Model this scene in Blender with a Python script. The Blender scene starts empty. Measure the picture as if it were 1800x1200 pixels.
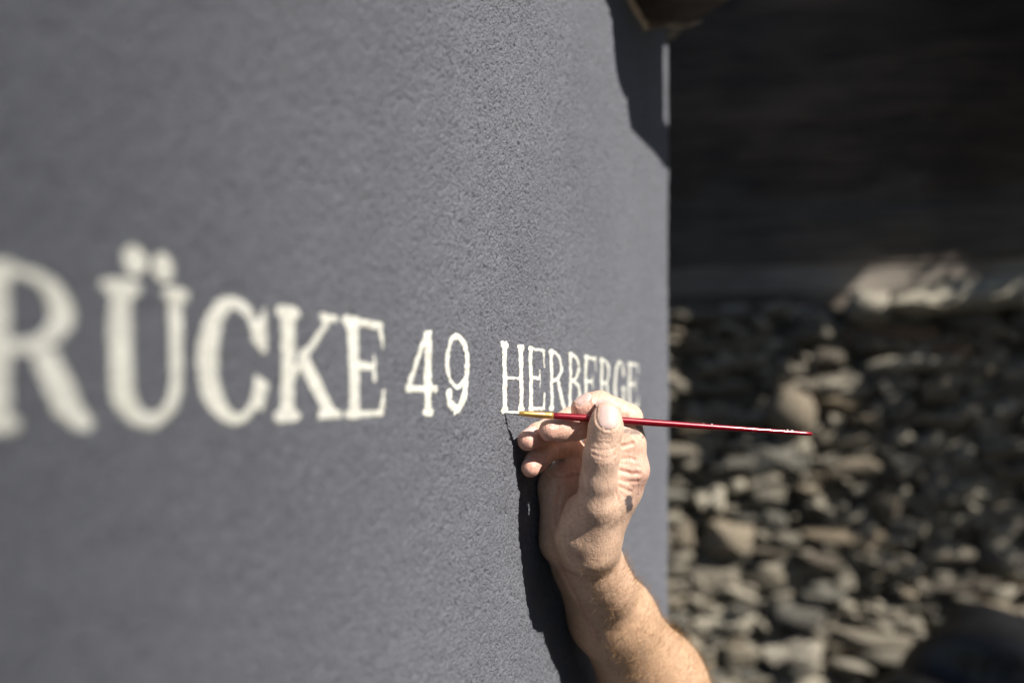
import bpy, bmesh, math, random
import numpy as np
from mathutils import Vector, Matrix
from mathutils.bvhtree import BVHTree

random.seed(7); rng = np.random.default_rng(7)
SC = bpy.context.scene
COL = SC.collection

# ------------------------------------------------------------------ camera
CAM_Z = 1.5                       # eye level above the ground
F = 1750.0                        # focal length in photo pixels (35 mm on 36 mm film)
cam = bpy.data.cameras.new('camera')
cam.lens = 35.0; cam.sensor_width = 36.0
cam.shift_y = 100 / 1800
cam.clip_start = 0.02; cam.clip_end = 500
cam.dof.use_dof = True
cam.dof.focus_distance = 0.640
cam.dof.aperture_fstop = 3.2
cam.dof.aperture_blades = 0
camo = bpy.data.objects.new('camera', cam); COL.objects.link(camo)
camo.location = (0, 0, CAM_Z); camo.rotation_euler = (math.radians(90), 0, 0)
SC.camera = camo

# ------------------------------------------------------------------ the grey wall's frame and the light
DV = np.array([0.32437, 0.94597, 0.0])      # along the wall, away from the camera
NV = np.array([0.94597, -0.32437, 0.0])     # out of the wall
W0 = np.array([-0.005, 0.63, CAM_Z])
RAY = -NV + 0.40 * DV + np.array([0, 0, -0.95])
RAY = RAY / np.linalg.norm(RAY)             # direction the sunlight travels
LV = -RAY

world = bpy.data.worlds.new('World'); SC.world = world; world.use_nodes = True
wn = world.node_tree.nodes; wl = world.node_tree.links
sky = wn.new('ShaderNodeTexSky'); sky.sky_type = 'NISHITA'; sky.sun_disc = False
sky.sun_elevation = math.asin(LV[2]); sky.sun_rotation = math.atan2(LV[0], LV[1])
sky.altitude = 1200
wl.new(sky.outputs[0], wn['Background'].inputs[0]); wn['Background'].inputs[1].default_value = 0.05

sun = bpy.data.lights.new('sun', 'SUN'); sun.energy = 5.0; sun.angle = math.radians(0.53)
sun.color = (1.0, 0.955, 0.89)
suno = bpy.data.objects.new('sun', sun); COL.objects.link(suno)
suno.rotation_euler = Vector(RAY).to_track_quat('-Z', 'Y').to_euler()

SC.view_settings.view_transform = 'Standard'; SC.view_settings.look = 'None'
SC.view_settings.exposure = 0.6; SC.view_settings.gamma = 1.0
SC.view_settings.use_curve_mapping = False

# ------------------------------------------------------------------ helpers
def P(px, py, D):
    """a point at depth D that sits at photo pixel (px, py)"""
    return np.array([(px - 900) / F * D, D, CAM_Z + (700 - py) / F * D])
def wallD(px): return -0.221 / ((px - 900) / F - 0.3429)
def wallU(px): return (wallD(px) - 0.63) / DV[1]
def link(o, parent=None):
    COL.objects.link(o)
    if parent is not None: o.parent = parent
    return o
def tag(o, label=None, cat=None, group=None, kind=None):
    if label: o['label'] = label
    if cat: o['category'] = cat
    if group: o['group'] = group
    if kind: o['kind'] = kind
    return o
def empty(name, loc=(0, 0, 0)):
    o = bpy.data.objects.new(name, None); o.location = loc; o.empty_display_size = 0.05
    return link(o)
def mesh_np(name, V, T, mat, smooth=True):
    V = np.asarray(V, np.float32); T = np.asarray(T, np.int32); k = T.shape[1]
    me = bpy.data.meshes.new(name)
    me.vertices.add(len(V)); me.vertices.foreach_set('co', V.ravel())
    me.loops.add(T.size); me.loops.foreach_set('vertex_index', T.ravel())
    me.polygons.add(len(T))
    me.polygons.foreach_set('loop_start', np.arange(0, T.size, k, dtype=np.int32))
    me.polygons.foreach_set('use_smooth', np.full(len(T), smooth))
    me.update(calc_edges=True); me.validate()
    if mat: me.materials.append(mat)
    return me
def obj(name, me, parent=None, loc=None):
    o = bpy.data.objects.new(name, me)
    link(o, parent)
    if loc is not None: o.location = loc
    return o
def bm_obj(name, bm, mat, parent=None, smooth=False, loc=None):
    bmesh.ops.recalc_face_normals(bm, faces=bm.faces)
    me = bpy.data.meshes.new(name); bm.to_mesh(me); bm.free()
    for p in me.polygons: p.use_smooth = smooth
    me.materials.append(mat)
    return obj(name, me, parent, loc)

class N:
    """tiny node-tree builder"""
    def __init__(s, name):
        s.m = bpy.data.materials.new(name); s.m.use_nodes = True
        s.t = s.m.node_tree; s.b = s.t.nodes['Principled BSDF']; s.out = s.t.nodes['Material Output']
    def n(s, typ, **kw):
        nd = s.t.nodes.new(typ)
        for k, v in kw.items():
            if k in ('ins',):
                for i, x in v.items(): nd.inputs[i].default_value = x
            else: setattr(nd, k, v)
        return nd
    def l(s, a, b): s.t.links.new(a, b)
    def noise(s, scale, detail=4, rough=.55, vec=None, dist=0):
        nd = s.n('ShaderNodeTexNoise', ins={'Scale': scale, 'Detail': detail, 'Roughness': rough, 'Distortion': dist})
        if vec is not None: s.l(vec, nd.inputs['Vector'])
        return nd
    def ramp(s, fac, stops):
        nd = s.n('ShaderNodeValToRGB'); e = nd.color_ramp.elements
        while len(e) < len(stops): e.new(0.5)
        for el, (p, c) in zip(e, stops):
            el.position = p; el.color = (*c, 1) if len(c) == 3 else c
        s.l(fac, nd.inputs[0]); return nd
    def mix(s, fac, a, b, mode='MIX'):
        nd = s.n('ShaderNodeMix', data_type='RGBA', blend_type=mode)
        for i, x in ((0, fac), (6, a), (7, b)):
            if hasattr(x, 'is_output'): s.l(x, nd.inputs[i])
            else: nd.inputs[i].default_value = (*x, 1) if isinstance(x, tuple) and len(x) == 3 else x
        return nd.outputs[2]
    def bump(s, h, strength, dist, prev=None):
        nd = s.n('ShaderNodeBump', ins={'Strength': strength, 'Distance': dist})
        s.l(h, nd.inputs['Height'])
        if prev is not None: s.l(prev, nd.inputs['Normal'])
        s.l(nd.outputs[0], s.b.inputs['Normal']); return nd.outputs[0]
    def coord(s, which='Object'):
        return s.n('ShaderNodeTexCoord').outputs[which]
    def mapping(s, vec, scale=(1, 1, 1), rot=(0, 0, 0)):
        nd = s.n('ShaderNodeMapping', ins={'Scale': scale, 'Rotation': rot}); s.l(vec, nd.inputs[0]); return nd.outputs[0]

# ------------------------------------------------------------------ materials
def m_stucco():
    k = N('grey_stucco'); c = k.coord()
    a = k.noise(5, 6, .65, c); b = k.noise(260, 4, .6, c); f = k.noise(620, 4, .65, c)
    r1 = k.ramp(a.outputs[0], [(.3, (.196, .202, .231)), (.7, (.235, .241, .271))])
    r2 = k.ramp(b.outputs[0], [(.3, (.80, .80, .81)), (.7, (1.14, 1.14, 1.13))])
    k.l(k.mix(1.0, r1.outputs[0], r2.outputs[0], 'MULTIPLY'), k.b.inputs['Base Color'])
    k.b.inputs['Roughness'].default_value = .6; k.b.inputs['Specular IOR Level'].default_value = .4
    k.bump(f.outputs[0], 1.0, .0042)
    return k.m
def m_paint():
    k = N('cream_paint'); c = k.coord()
    b = k.noise(330, 4, .65, c); d = k.noise(60, 3, .6, c)
    r = k.ramp(b.outputs[0], [(.28, (.58, .56, .475)), (.5, (.78, .765, .685))])
    r2 = k.ramp(d.outputs[0], [(.3, (.93, .93, .9)), (.65, (1, 1, 1))])
    k.l(k.mix(1.0, r.outputs[0], r2.outputs[0], 'MULTIPLY'), k.b.inputs['Base Color'])
    k.b.inputs['Roughness'].default_value = .6
    k.bump(b.outputs[0], .35, .0008)
    return k.m
def m_plain(name, colr, rough=.5, metal=0, spec=.5, nscale=None, var=.25, bscale=None, bdist=.001, coat=0):
    k = N(name); c = k.coord()
    if nscale:
        a = k.noise(nscale, 5, .6, c)
        lo = tuple(x * (1 - var) for x in colr); hi = tuple(min(1, x * (1 + var)) for x in colr)
        k.l(k.ramp(a.outputs[0], [(.3, lo), (.7, hi)]).outputs[0], k.b.inputs['Base Color'])
    else: k.b.inputs['Base Color'].default_value = (*colr, 1)
    k.b.inputs['Roughness'].default_value = rough; k.b.inputs['Metallic'].default_value = metal
    k.b.inputs['Specular IOR Level'].default_value = spec; k.b.inputs['Coat Weight'].default_value = coat
    if bscale: k.bump(k.noise(bscale, 4, .6, c).outputs[0], .6, bdist)
    return k.m
def m_stone(name, stops):
    k = N(name); c = k.coord(); oi = k.n('ShaderNodeObjectInfo')
    r = k.ramp(oi.outputs['Random'], stops); r.color_ramp.interpolation = 'CONSTANT'
    add = k.n('ShaderNodeVectorMath', operation='ADD'); k.l(c, add.inputs[0]); k.l(oi.outputs['Location'], add.inputs[1])
    a = k.noise(14, 6, .65, add.outputs[0]); b = k.noise(60, 5, .6, add.outputs[0])
    v = k.ramp(a.outputs[0], [(.25, (.45, .45, .46)), (.55, (1, .98, .95)), (.75, (1.5, 1.45, 1.35))])
    k.l(k.mix(1.0, r.outputs[0], v.outputs[0], 'MULTIPLY'), k.b.inputs['Base Color'])
    k.b.inputs['Roughness'].default_value = .8
    n1 = k.bump(a.outputs[0], .8, .02); k.bump(b.outputs[0], .6, .006, n1)
    return k.m
def m_wood(name, lo, hi, stretch=(1.2, 14, 14)):
    k = N(name); c = k.coord(); oi = k.n('ShaderNodeObjectInfo')
    add = k.n('ShaderNodeVectorMath', operation='ADD'); k.l(c, add.inputs[0]); k.l(oi.outputs['Location'], add.inputs[1])
    mp = k.mapping(add.outputs[0], stretch)
    a = k.noise(3.2, 7, .65, mp, .6); b = k.noise(1.3, 3, .5, c)
    r = k.ramp(a.outputs[0], [(.3, lo), (.62, hi)])
    v = k.ramp(b.outputs[0], [(.35, (.6, .58, .56)), (.65, (1.2, 1.2, 1.2))])
    v3 = k.ramp(oi.outputs['Random'], [(0, (.55, .55, .55)), (1, (1.5, 1.45, 1.4))])
    k.l(k.mix(1.0, k.mix(1.0, r.outputs[0], v.outputs[0], 'MULTIPLY'), v3.outputs[0], 'MULTIPLY'), k.b.inputs['Base Color'])
    k.b.inputs['Roughness'].default_value = .75
    k.bump(a.outputs[0], .7, .006)
    return k.m
def m_skin():
    k = N('skin'); c = k.coord()
    at = k.n('ShaderNodeVertexColor', layer_name='tone')
    a = k.noise(90, 5, .6, c); b = k.noise(700, 3, .6, c)
    v = k.ramp(a.outputs[0], [(.3, (.88, .84, .82)), (.7, (1.08, 1.05, 1.03))])
    m2 = k.noise(420, 4, .65, c); v2 = k.ramp(m2.outputs[0], [(.3, (.80, .72, .66)), (.68, (1.12, 1.12, 1.12))])
    base0 = k.mix(1.0, at.outputs[0], v.outputs[0], 'MULTIPLY'); base = k.mix(.75, base0, v2.outputs[0], 'MULTIPLY')
    k.l(base, k.b.inputs['Base Color'])
    k.b.inputs['Subsurface Weight'].default_value = .18
    k.b.inputs['Subsurface Radius'].default_value = (1.0, .35, .18)
    k.b.inputs['Subsurface Scale'].default_value = .0028
    k.b.inputs['Roughness'].default_value = .42; k.b.inputs['Specular IOR Level'].default_value = .42
    vo = k.n('ShaderNodeTexVoronoi', feature='DISTANCE_TO_EDGE', ins={'Scale': 900.0})
    dn = k.noise(200, 2, .5, c); ad = k.n('ShaderNodeVectorMath', operation='MULTIPLY_ADD')
    k.l(dn.outputs['Color'], ad.inputs[0]); ad.inputs[1].default_value = (.004, .004, .004); k.l(c, ad.inputs[2])
    k.l(ad.outputs[0], vo.inputs['Vector'])
    n1 = k.bump(vo.outputs['Distance'], .35, .0007)
    wr = k.noise(300, 3, .6, k.mapping(c, (1.0, .5, .32), (0, .6, 0)), .4); n2 = k.bump(wr.outputs[0], .5, .0016, n1); k.bump(b.outputs[0], .3, .0007, n2)
    return k.m
def m_red():
    k = N('red_lacquer'); c = k.coord()
    a = k.noise(240, 4, .6, c)
    k.l(k.ramp(a.outputs[0], [(.3, (.20, .004, .012)), (.7, (.32, .008, .02))]).outputs[0], k.b.inputs['Base Color'])
    k.b.inputs['Metallic'].default_value = .35
    k.b.inputs['Roughness'].default_value = .3; k.b.inputs['Coat Weight'].default_value = .8
    k.b.inputs['Coat Roughness'].default_value = .12
    return k.m

M = dict(
    stucco=m_stucco(), paint=m_paint(), skin=m_skin(), red=m_red(),
    gold=m_plain('brass_ferrule', (.92, .56, .17), .36, .85, nscale=300, var=.12),
    bristle=m_plain('bristle_with_paint', (.74, .70, .62), .55, nscale=700, var=.25, bscale=900),
    chip=m_plain('dried_paint_fleck', (.8, .78, .72), .6, nscale=900, var=.1),
    nail=m_plain('fingernail', (.66, .47, .42), .38, spec=.4, nscale=200, var=.08),
    hair=m_plain('body_hair', (.42, .26, .12), .45, nscale=30, var=.3),
    stone=m_stone('rubble_stone', [(0, (.23, .21, .165)), (.18, (.30, .265, .205)), (.36, (.19, .178, .150)), (.52, (.33, .285, .21)),
                                   (.66, (.24, .228, .19)), (.8, (.17, .145, .11)), (.9, (.38, .32, .235))]),
    pale=m_stone('pale_stone', [(0, (.58, .53, .42)), (.5, (.46, .42, .34))]),
    tan=m_stone('tan_stone', [(0, (.34, .275, .19)), (.5, (.31, .26, .19))]),
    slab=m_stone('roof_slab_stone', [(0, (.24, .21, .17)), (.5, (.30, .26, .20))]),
    chips=m_plain('stone_chips', (.26, .23, .175), .85, nscale=25, var=.6, bscale=80, bdist=.004),
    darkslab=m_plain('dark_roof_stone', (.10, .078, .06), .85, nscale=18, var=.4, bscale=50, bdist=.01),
    lit_rim=m_plain('painted_rim_light', (.62, .52, .39), .8, nscale=40, var=.25, bscale=90, bdist=.004),
    core=m_plain('rubble_core', (.13, .115, .09), .95, nscale=20, var=.4, bscale=40, bdist=.01),
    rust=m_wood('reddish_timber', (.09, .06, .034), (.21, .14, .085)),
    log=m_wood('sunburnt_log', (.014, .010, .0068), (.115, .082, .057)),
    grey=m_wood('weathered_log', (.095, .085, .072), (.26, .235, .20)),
    midlog=m_wood('half_weathered_log', (.04, .033, .025), (.20, .165, .13)),
    ground=m_plain('trodden_gravel', (.12, .112, .10), .95, nscale=30, var=.35, bscale=60, bdist=.02),
    tarp=m_plain('black_plastic', (.011, .011, .012), .38, nscale=12, var=.4, bscale=25, bdist=.01),
    bark=m_plain('bark', (.08, .06, .045), .9, nscale=30, var=.4, bscale=50, bdist=.01),
    leaf=m_plain('leaf', (.06, .10, .03), .6, nscale=4, var=.35),
    tower=m_plain('lime_render', (.5, .48, .44), .9, nscale=.6, var=.15, bscale=8, bdist=.02),
    ink=m_plain('tattoo', (.05, .05, .06), .6),
)

# ------------------------------------------------------------------ ground
def build_ground():
    bm = bmesh.new()
    bmesh.ops.create_grid(bm, x_segments=60, y_segments=60, size=60)
    for v in bm.verts: v.co.z = 0
    tag(bm_obj('ground', bm, M['ground']), kind='structure')
build_ground()

# ------------------------------------------------------------------ value noise
def vnoise(x, y, seed):
    r = np.random.default_rng(seed); tab = r.random((256, 256)).astype(np.float32) * 2 - 1
    xi = np.floor(x).astype(np.int64); yi = np.floor(y).astype(np.int64)
    fx = (x - xi).astype(np.float32); fy = (y - yi).astype(np.float32)
    fx = fx * fx * (3 - 2 * fx); fy = fy * fy * (3 - 2 * fy)
    a = tab[xi & 255, yi & 255]; b = tab[(xi + 1) & 255, yi & 255]
    c = tab[xi & 255, (yi + 1) & 255]; d = tab[(xi + 1) & 255, (yi + 1) & 255]
    return (a * (1 - fx) + b * fx) * (1 - fy) + (c * (1 - fx) + d * fx) * fy

# ------------------------------------------------------------------ the grey rendered house wall and its painted lettering
U_END = 0.598; R_C = 0.012; U_C = U_END - R_C
def arange(a, b, s): return np.linspace(a, b, max(2, int(round((b - a) / s)) + 1))[:-1]
US = np.concatenate([[-3.2, -1.8, -.9], arange(-.50, -.10, .0013), arange(-.10, .17, .00066), arange(.17, U_C, .0014),
                     arange(U_C, U_C + R_C * math.pi / 2, .0016), [U_C + R_C * 1.5708, U_C + .06, U_C + .4, U_C + 2.5]])
VS = np.concatenate([[-1.5, -1.0, -.65], arange(-.45, -.225, .0018), arange(-.225, .30, .00072), arange(.30, .50, .0018),
                     [.50, .62, .9, 1.5]])
def stucco_height(u, v):
    # warp makes the trowelled grain irregular
    wu = u + .002 * vnoise(u / .006, v / .006, 1); wv = v + .002 * vnoise(u / .006, v / .006, 2)
    a = vnoise(wu / .0014, wv / .0014, 3); b = vnoise(wu / .0028, wv / .0028, 4)
    c = vnoise(wu / .009, wv / .009, 5); d = vnoise(u / .035, v / .035, 6); e = vnoise(u / .15, v / .15, 7)
    f = vnoise(wu / .0011, wv / .0011, 8)
    q = .62 * a + .42 * b + .30 * f
    pit = np.clip((q - .12) / .6, 0, 1); lump = np.clip((-q - .05) / .7, 0, 1)
    fine = .8 + .2 * np.clip((u + .13) / .05, 0, 1) * np.clip((.20 - u) / .05, 0, 1)
    base = .00042 * c + .0006 * d + .0012 * e
    return fine * (-.00125 * pit + .00040 * lump) + base, base
UU, VV = np.meshgrid(US, VS, indexing='ij')
HH, HB = stucco_height(UU, VV)
fade = np.clip((UU + .55) / .03, 0, 1) * np.clip((VV + .5) / .03, 0, 1) * np.clip((.53 - VV) / .02, 0, 1)
HH = HH * fade; HB = HB * fade
ang = np.clip((UU - U_C) / R_C, 0, math.pi / 2)
wave = .0014 * vnoise(VV / .045, VV * 0, 31) + .0008 * vnoise(VV / .012, VV * 0, 32) + .0018 * np.clip(vnoise(VV / .02, UU * 0, 33) - .6, 0, 1)
along = np.where(UU < U_C, UU, U_C + R_C * np.sin(ang)) + wave * np.clip((UU - U_C + .04) / .04, 0, 1) * np.clip((.5 - np.abs(VV)) / .05, 0, 1); inn = np.where(UU < U_C, 0, R_C * (1 - np.cos(ang)))
inn = inn + np.clip(UU - U_C - R_C * math.pi / 2, 0, None)
nrm = np.cos(ang)[..., None] * NV + np.sin(ang)[..., None] * DV
WALLP = W0 + along[..., None] * DV - inn[..., None] * NV + HH[..., None] * nrm
WALLP[..., 2] += VV
nu, nv = UU.shape
idx = np.arange(nu * nv).reshape(nu, nv)
a, b, c, d = idx[:-1, :-1].ravel(), idx[1:, :-1].ravel(), idx[1:, 1:].ravel(), idx[:-1, 1:].ravel()
TRI = np.concatenate([np.stack([a, b, c], 1), np.stack([a, c, d], 1)])

house = empty('house', tuple(W0 * [1, 1, 0]))
tag(house, 'slate grey rough plastered house wall with cream painted lettering', 'house')
HO = np.array(house.location)
wall = obj('wall', mesh_np('wall', WALLP.reshape(-1, 3) - HO, TRI, M['stucco']), house)

# --- lettering: outlines as signed distances (unit = cap height), cut out of the wall's own relief and laid 0.2 mm proud of it
def box(x, y, x0, x1, y0, y1):
    return np.maximum(np.maximum(x0 - x, x - x1), np.maximum(y0 - y, y - y1))
def ell(x, y, cx, cy, rx, ry):
    q = np.sqrt(((x - cx) / rx) ** 2 + ((y - cy) / ry) ** 2)
    return (q - 1) * min(rx, ry)
def poly(x, y, pts):
    A = sum(pts[i][0] * pts[(i + 1) % len(pts)][1] - pts[(i + 1) % len(pts)][0] * pts[i][1] for i in range(len(pts)))
    if A < 0: pts = pts[::-1]
    d = None
    for i in range(len(pts)):
        (x0, y0), (x1, y1) = pts[i], pts[(i + 1) % len(pts)]
        l = math.hypot(x1 - x0, y1 - y0); e = ((y1 - y0) * (x - x0) - (x1 - x0) * (y - y0)) / l
        d = e if d is None else np.maximum(d, e)
    return d
def seg(x, y, x0, y0, x1, y1, r0, r1=None):
    r1 = r0 if r1 is None else r1
    dx, dy = x1 - x0, y1 - y0; t = np.clip(((x - x0) * dx + (y - y0) * dy) / (dx * dx + dy * dy), 0, 1)
    return np.hypot(x - x0 - t * dx, y - y0 - t * dy) - (r0 + (r1 - r0) * t)
def U_(*ds):
    r = ds[0]
    for e in ds[1:]: r = np.minimum(r, e)
    return r
def SU(k, *ds):
    r = ds[0]
    for e in ds[1:]:
        h = np.maximum(k - np.abs(r - e), 0) / k; r = np.minimum(r, e) - h * h * k / 4
    return r
def letter(ch, x, y, W, s, t):
    """s = stem width, t = thin stroke / serif thickness"""
    o = s * .38                                                    # serif overhang
    def stem(cx, y0=0, y1=1, ws=s, top=True, bot=True, oo=o):
        d = box(x, y, cx - ws / 2, cx + ws / 2, y0, y1)
        if top: d = SU(.07, d, box(x, y, cx - ws / 2 - oo, cx + ws / 2 + oo, y1 - t, y1))
        if bot: d = SU(.07, d, box(x, y, cx - ws / 2 - oo, cx + ws / 2 + oo, y0, y0 + t))
        return d
    L = o + s / 2                                                   # centre of a left stem
    if ch == 'H':
        return U_(stem(L), stem(W - L), box(x, y, L, W - L, .47, .47 + t * .85))
    if ch == 'E':
        r = W - .02
        return U_(stem(L), box(x, y, L, r, 1 - t, 1), box(x, y, L, r + .01, 0, t), box(x, y, L, W * .70, .49, .49 + t),
                  poly(x, y, [(r, 1), (r - .10, 1 - t), (r - .03, .70), (r + .005, .70)]),
                  poly(x, y, [(r + .02, .29), (r - .02, .29), (r - .11, t), (r + .01, 0)]),
                  box(x, y, W * .69, W * .69 + .055, .37, .67))
    if ch in 'RB':
        def bowl(cy, ry, rx, x0):
            out = np.maximum(ell(x, y, x0, cy, rx, ry), x0 - x)
            inn_ = np.maximum(ell(x, y, x0, cy, rx - s * .92, ry - t), x0 - .3 - x)
            return np.maximum(out, -inn_)
        xr = W * .56
        if ch == 'R':
            cx = L + s * .5 + .05; rx = W * .86 - cx
            ring = np.maximum(bowl(.735, .265, rx, cx), -1)
            lk = U_(box(x, y, L, cx + .01, 1 - t, 1), box(x, y, L, cx + .06, .47, .47 + t))
            leg = SU(.06, poly(x, y, [(W * .47, .52), (W * .47 + s * .95, .52), (W - .04, .10), (W - .14 - s * .75, .10)]),
                     seg(x, y, W - .13 - s * .2, .12, W - .06, .045, s * .42, t * .55), box(x, y, W - .12, W + .02, 0, t * 1.05))
            return U_(stem(L), ring, lk, leg)
        cx = L + s * .5 + .04; r1 = W * .88 - cx; r2 = W * .98 - cx
        return U_(stem(L), bowl(.745, .255, r1, cx), bowl(.268, .268, r2, cx), box(x, y, L, cx + .01, 1 - t, 1),
                  box(x, y, L, cx + .01, 0, t), box(x, y, L, cx + .02, .49, .49 + t))
    if ch in 'CG':
        out = ell(x, y, W * .5, .5, W * .5, .515); inn_ = ell(x, y, W * .52 + s * .12, .5, W * .48 - s * .86, .515 - t * 1.15)
        ring = np.maximum(out, -inn_)
        ring = np.maximum(ring, -poly(x, y, [(W * .55, .5), (W * 1.3, .86), (W * 1.3, .22)]))
        beak = poly(x, y, [(W, .985), (W - .07, .93), (W * .80, .70), (W - .07, .58), (W - .005, .60)])
        d = SU(.05, ring, beak) if ch == 'C' else U_(ring, poly(x, y, [(W, .985), (W - .05, .95), (W - .09, .66), (W, .66)]))
        if ch == 'G': d = U_(d, box(x, y, W - s * 1.05, W, .06, .46), box(x, y, W - s * 1.5, W + .06, .44 - t, .44))
        else: d = U_(d, seg(x, y, W * .90, .14, W * .985, .30, t * .62, t * .5))
        return d
    if ch == 'U':
        thin = s * .62; xr = W - o * .8 - thin / 2
        a = stem(L, .3, 1, bot=False); b = stem(xr, .3, 1, ws=thin, bot=False, oo=o * .9)
        x0 = L - s / 2; x1 = xr + thin / 2; cx = (x0 + x1) / 2; rx = (x1 - x0) / 2
        out = np.maximum(ell(x, y, cx, .34, rx, .36), y - .345)
        ix0 = L + s / 2; ix1 = xr - thin / 2
        inn_ = np.maximum(ell(x, y, (ix0 + ix1) / 2, .34, (ix1 - ix0) / 2, .25), -9)
        return U_(a, b, np.maximum(out, -inn_), ell(x, y, W * .37, 1.165, .12, .105), ell(x, y, W * .70, 1.145, .12, .105))
    if ch == 'K':
        return U_(stem(L), poly(x, y, [(W * .83 - .04, .97), (W * .83 + .07, .97), (L + s * .55, .36), (L + s * .3, .44)]),
                  box(x, y, W * .74 - .06, W, 1 - t, 1), SU(.06, poly(x, y, [(L + s * .62, .56), (L + s * 1.25, .68), (W - .06, .05), (W - .06 - s * 1.05, .05)]),
                  box(x, y, W - s * 1.5 - .05, W + .03, 0, t)))
    if ch == '4':
        cx = W * .66
        return U_(stem(cx, 0, 1, top=False, oo=o * 1.1), box(x, y, .0, W, .27, .27 + t * 1.15),
                  poly(x, y, [(cx - s * .45, 1), (cx + s * .1, 1), (.115, .29), (0, .29)]))
    if ch == '9':
        out = ell(x, y, W * .5, .66, W * .5, .35); inn_ = ell(x, y, W * .48, .66, W * .5 - s * .66, .35 - t * 1.1)
        ring = np.maximum(out, -inn_)
        tail = np.maximum(ell(x, y, W * .36, .55, W * .64, .56), -ell(x, y, W * .30, .60, W * .62 - s * .62, .53))
        tail = np.maximum(tail, np.maximum(-x + W * .38, y - .62))
        return U_(ring, tail, seg(x, y, W * .5, .055, W * .2, .13, .055, .06), seg(x, y, W * .2, .13, W * .17, .24, .06, .085))
    if ch == 'B2': return box(x, y, 0, W, 0, 1)
CAP = .0439; BASE = -.0086
def px_span(l, r): return wallU(l), wallU(r)
uR1 = wallU(158); LET = []
LET += [('B', uR1 - .0425 - .058, uR1 - .0425 - .009, 1, 'cream letter B'), ('R', uR1 - .0425, uR1, 1, 'large out of focus letter R at the left edge')]
for ch, l, r, w_ in (('U', 176, 330, 1), ('C', 346, 468, 1), ('K', 484, 594, 1), ('E', 602, 672, 1), ('4', 711, 768, 1), ('9', 779, 822, 1),
                 ('H', 880, 921, 0), ('E', 928, 959, 0), ('R', 966, 994.5, 0), ('B', 1000, 1024, 0), ('E', 1028.5, 1050, 0),
                 ('R', 1056, 1076, 0), ('G', 1080, 1098, 0), ('E', 1104, 1121.5, 0)):
    u0, u1 = px_span(l, r); LET.append((ch, u0, u1, w_, None))
flatP = (WALLP + (np.maximum(HB - .00022 - HH, 0))[..., None] * nrm).reshape(-1, 3)      # the paint half fills the pits
# approximate relief normal
gu = np.gradient(WALLP, axis=0); gv = np.gradient(WALLP, axis=1)
WN = np.cross(gu, gv); WN /= np.linalg.norm(WN, axis=-1, keepdims=True) + 1e-12
flatN = WN.reshape(-1, 3)
def build_letter(ch, u0, u1, bold, label):
    s, t = (.225, .075) if bold else (.178, .058)
    if ch in '49': s, t = .185, .065
    i0, i1 = np.searchsorted(US, [u0 - .006, u1 + .006]); j0, j1 = np.searchsorted(VS, [BASE - .006, BASE + CAP * 1.42])
    sub = idx[i0:i1, j0:j1]
    A_, B_, C_, D_ = sub[:-1, :-1].ravel(), sub[1:, :-1].ravel(), sub[1:, 1:].ravel(), sub[:-1, 1:].ravel()
    tri = np.concatenate([np.stack([A_, B_, C_], 1), np.stack([A_, C_, D_], 1)])
    x = ((UU - u0) / CAP)[i0:i1, j0:j1]; y = ((VV - BASE) / CAP)[i0:i1, j0:j1]
    u = UU[i0:i1, j0:j1]; v = VV[i0:i1, j0:j1]
    sd = letter(ch, x, y, (u1 - u0) / CAP, s, t)
    sd = sd + .007 * vnoise(u / .0032, v / .0032, 21) + .007 * vnoise(u / .0014, v / .0014, 22) + .008 * vnoise(u / .011, v / .011, 23)
    SD = np.full(nu * nv, 9.0, np.float32); SD[sub.ravel()] = sd.ravel()
    V = []; T = []; key = {}
    def vid(k, p):
        if k not in key: key[k] = len(V); V.append(p)
        return key[k]
    st = SD[tri]; cand = np.where((st < 0).any(1))[0]
    off = .00022
    for q in cand:
        tr = tri[q]; sv = st[q]; pl = []
        for e in range(3):
            i, j = int(tr[e]), int(tr[(e + 1) % 3]); si, sj = sv[e], sv[(e + 1) % 3]
            if si < 0: pl.append(vid(i, flatP[i] + flatN[i] * off))
            if (si < 0) != (sj < 0):
                f = si / (si - sj); k = (min(i, j), max(i, j))
                pl.append(vid(k, flatP[i] * (1 - f) + flatP[j] * f + (flatN[i] * (1 - f) + flatN[j] * f) * off * .3))
        for e in range(1, len(pl) - 1): T.append((pl[0], pl[e], pl[e + 1]))
    me = mesh_np('painted_letter', np.array(V) - HO, np.array(T), M['paint'])
    o = obj('painted_letter', me, wall)
    return o
seen = {}
for L_ in LET:
    o = build_letter(*L_)
    nm = {'U': 'letter U with umlaut', '4': 'digit 4', '9': 'digit 9'}.get(L_[0], 'letter ' + L_[0])
    k = (L_[0], L_[3]); seen[k] = seen.get(k, 0) + 1
    many = sum(1 for q in LET if (q[0], q[3]) == k) > 1
    o['label'] = 'cream painted ' + (['first ', 'second ', 'third '][seen[k] - 1] if many else '') + nm + (' of the bolder inscription' if L_[3] else ' of the thinner word')

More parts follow.
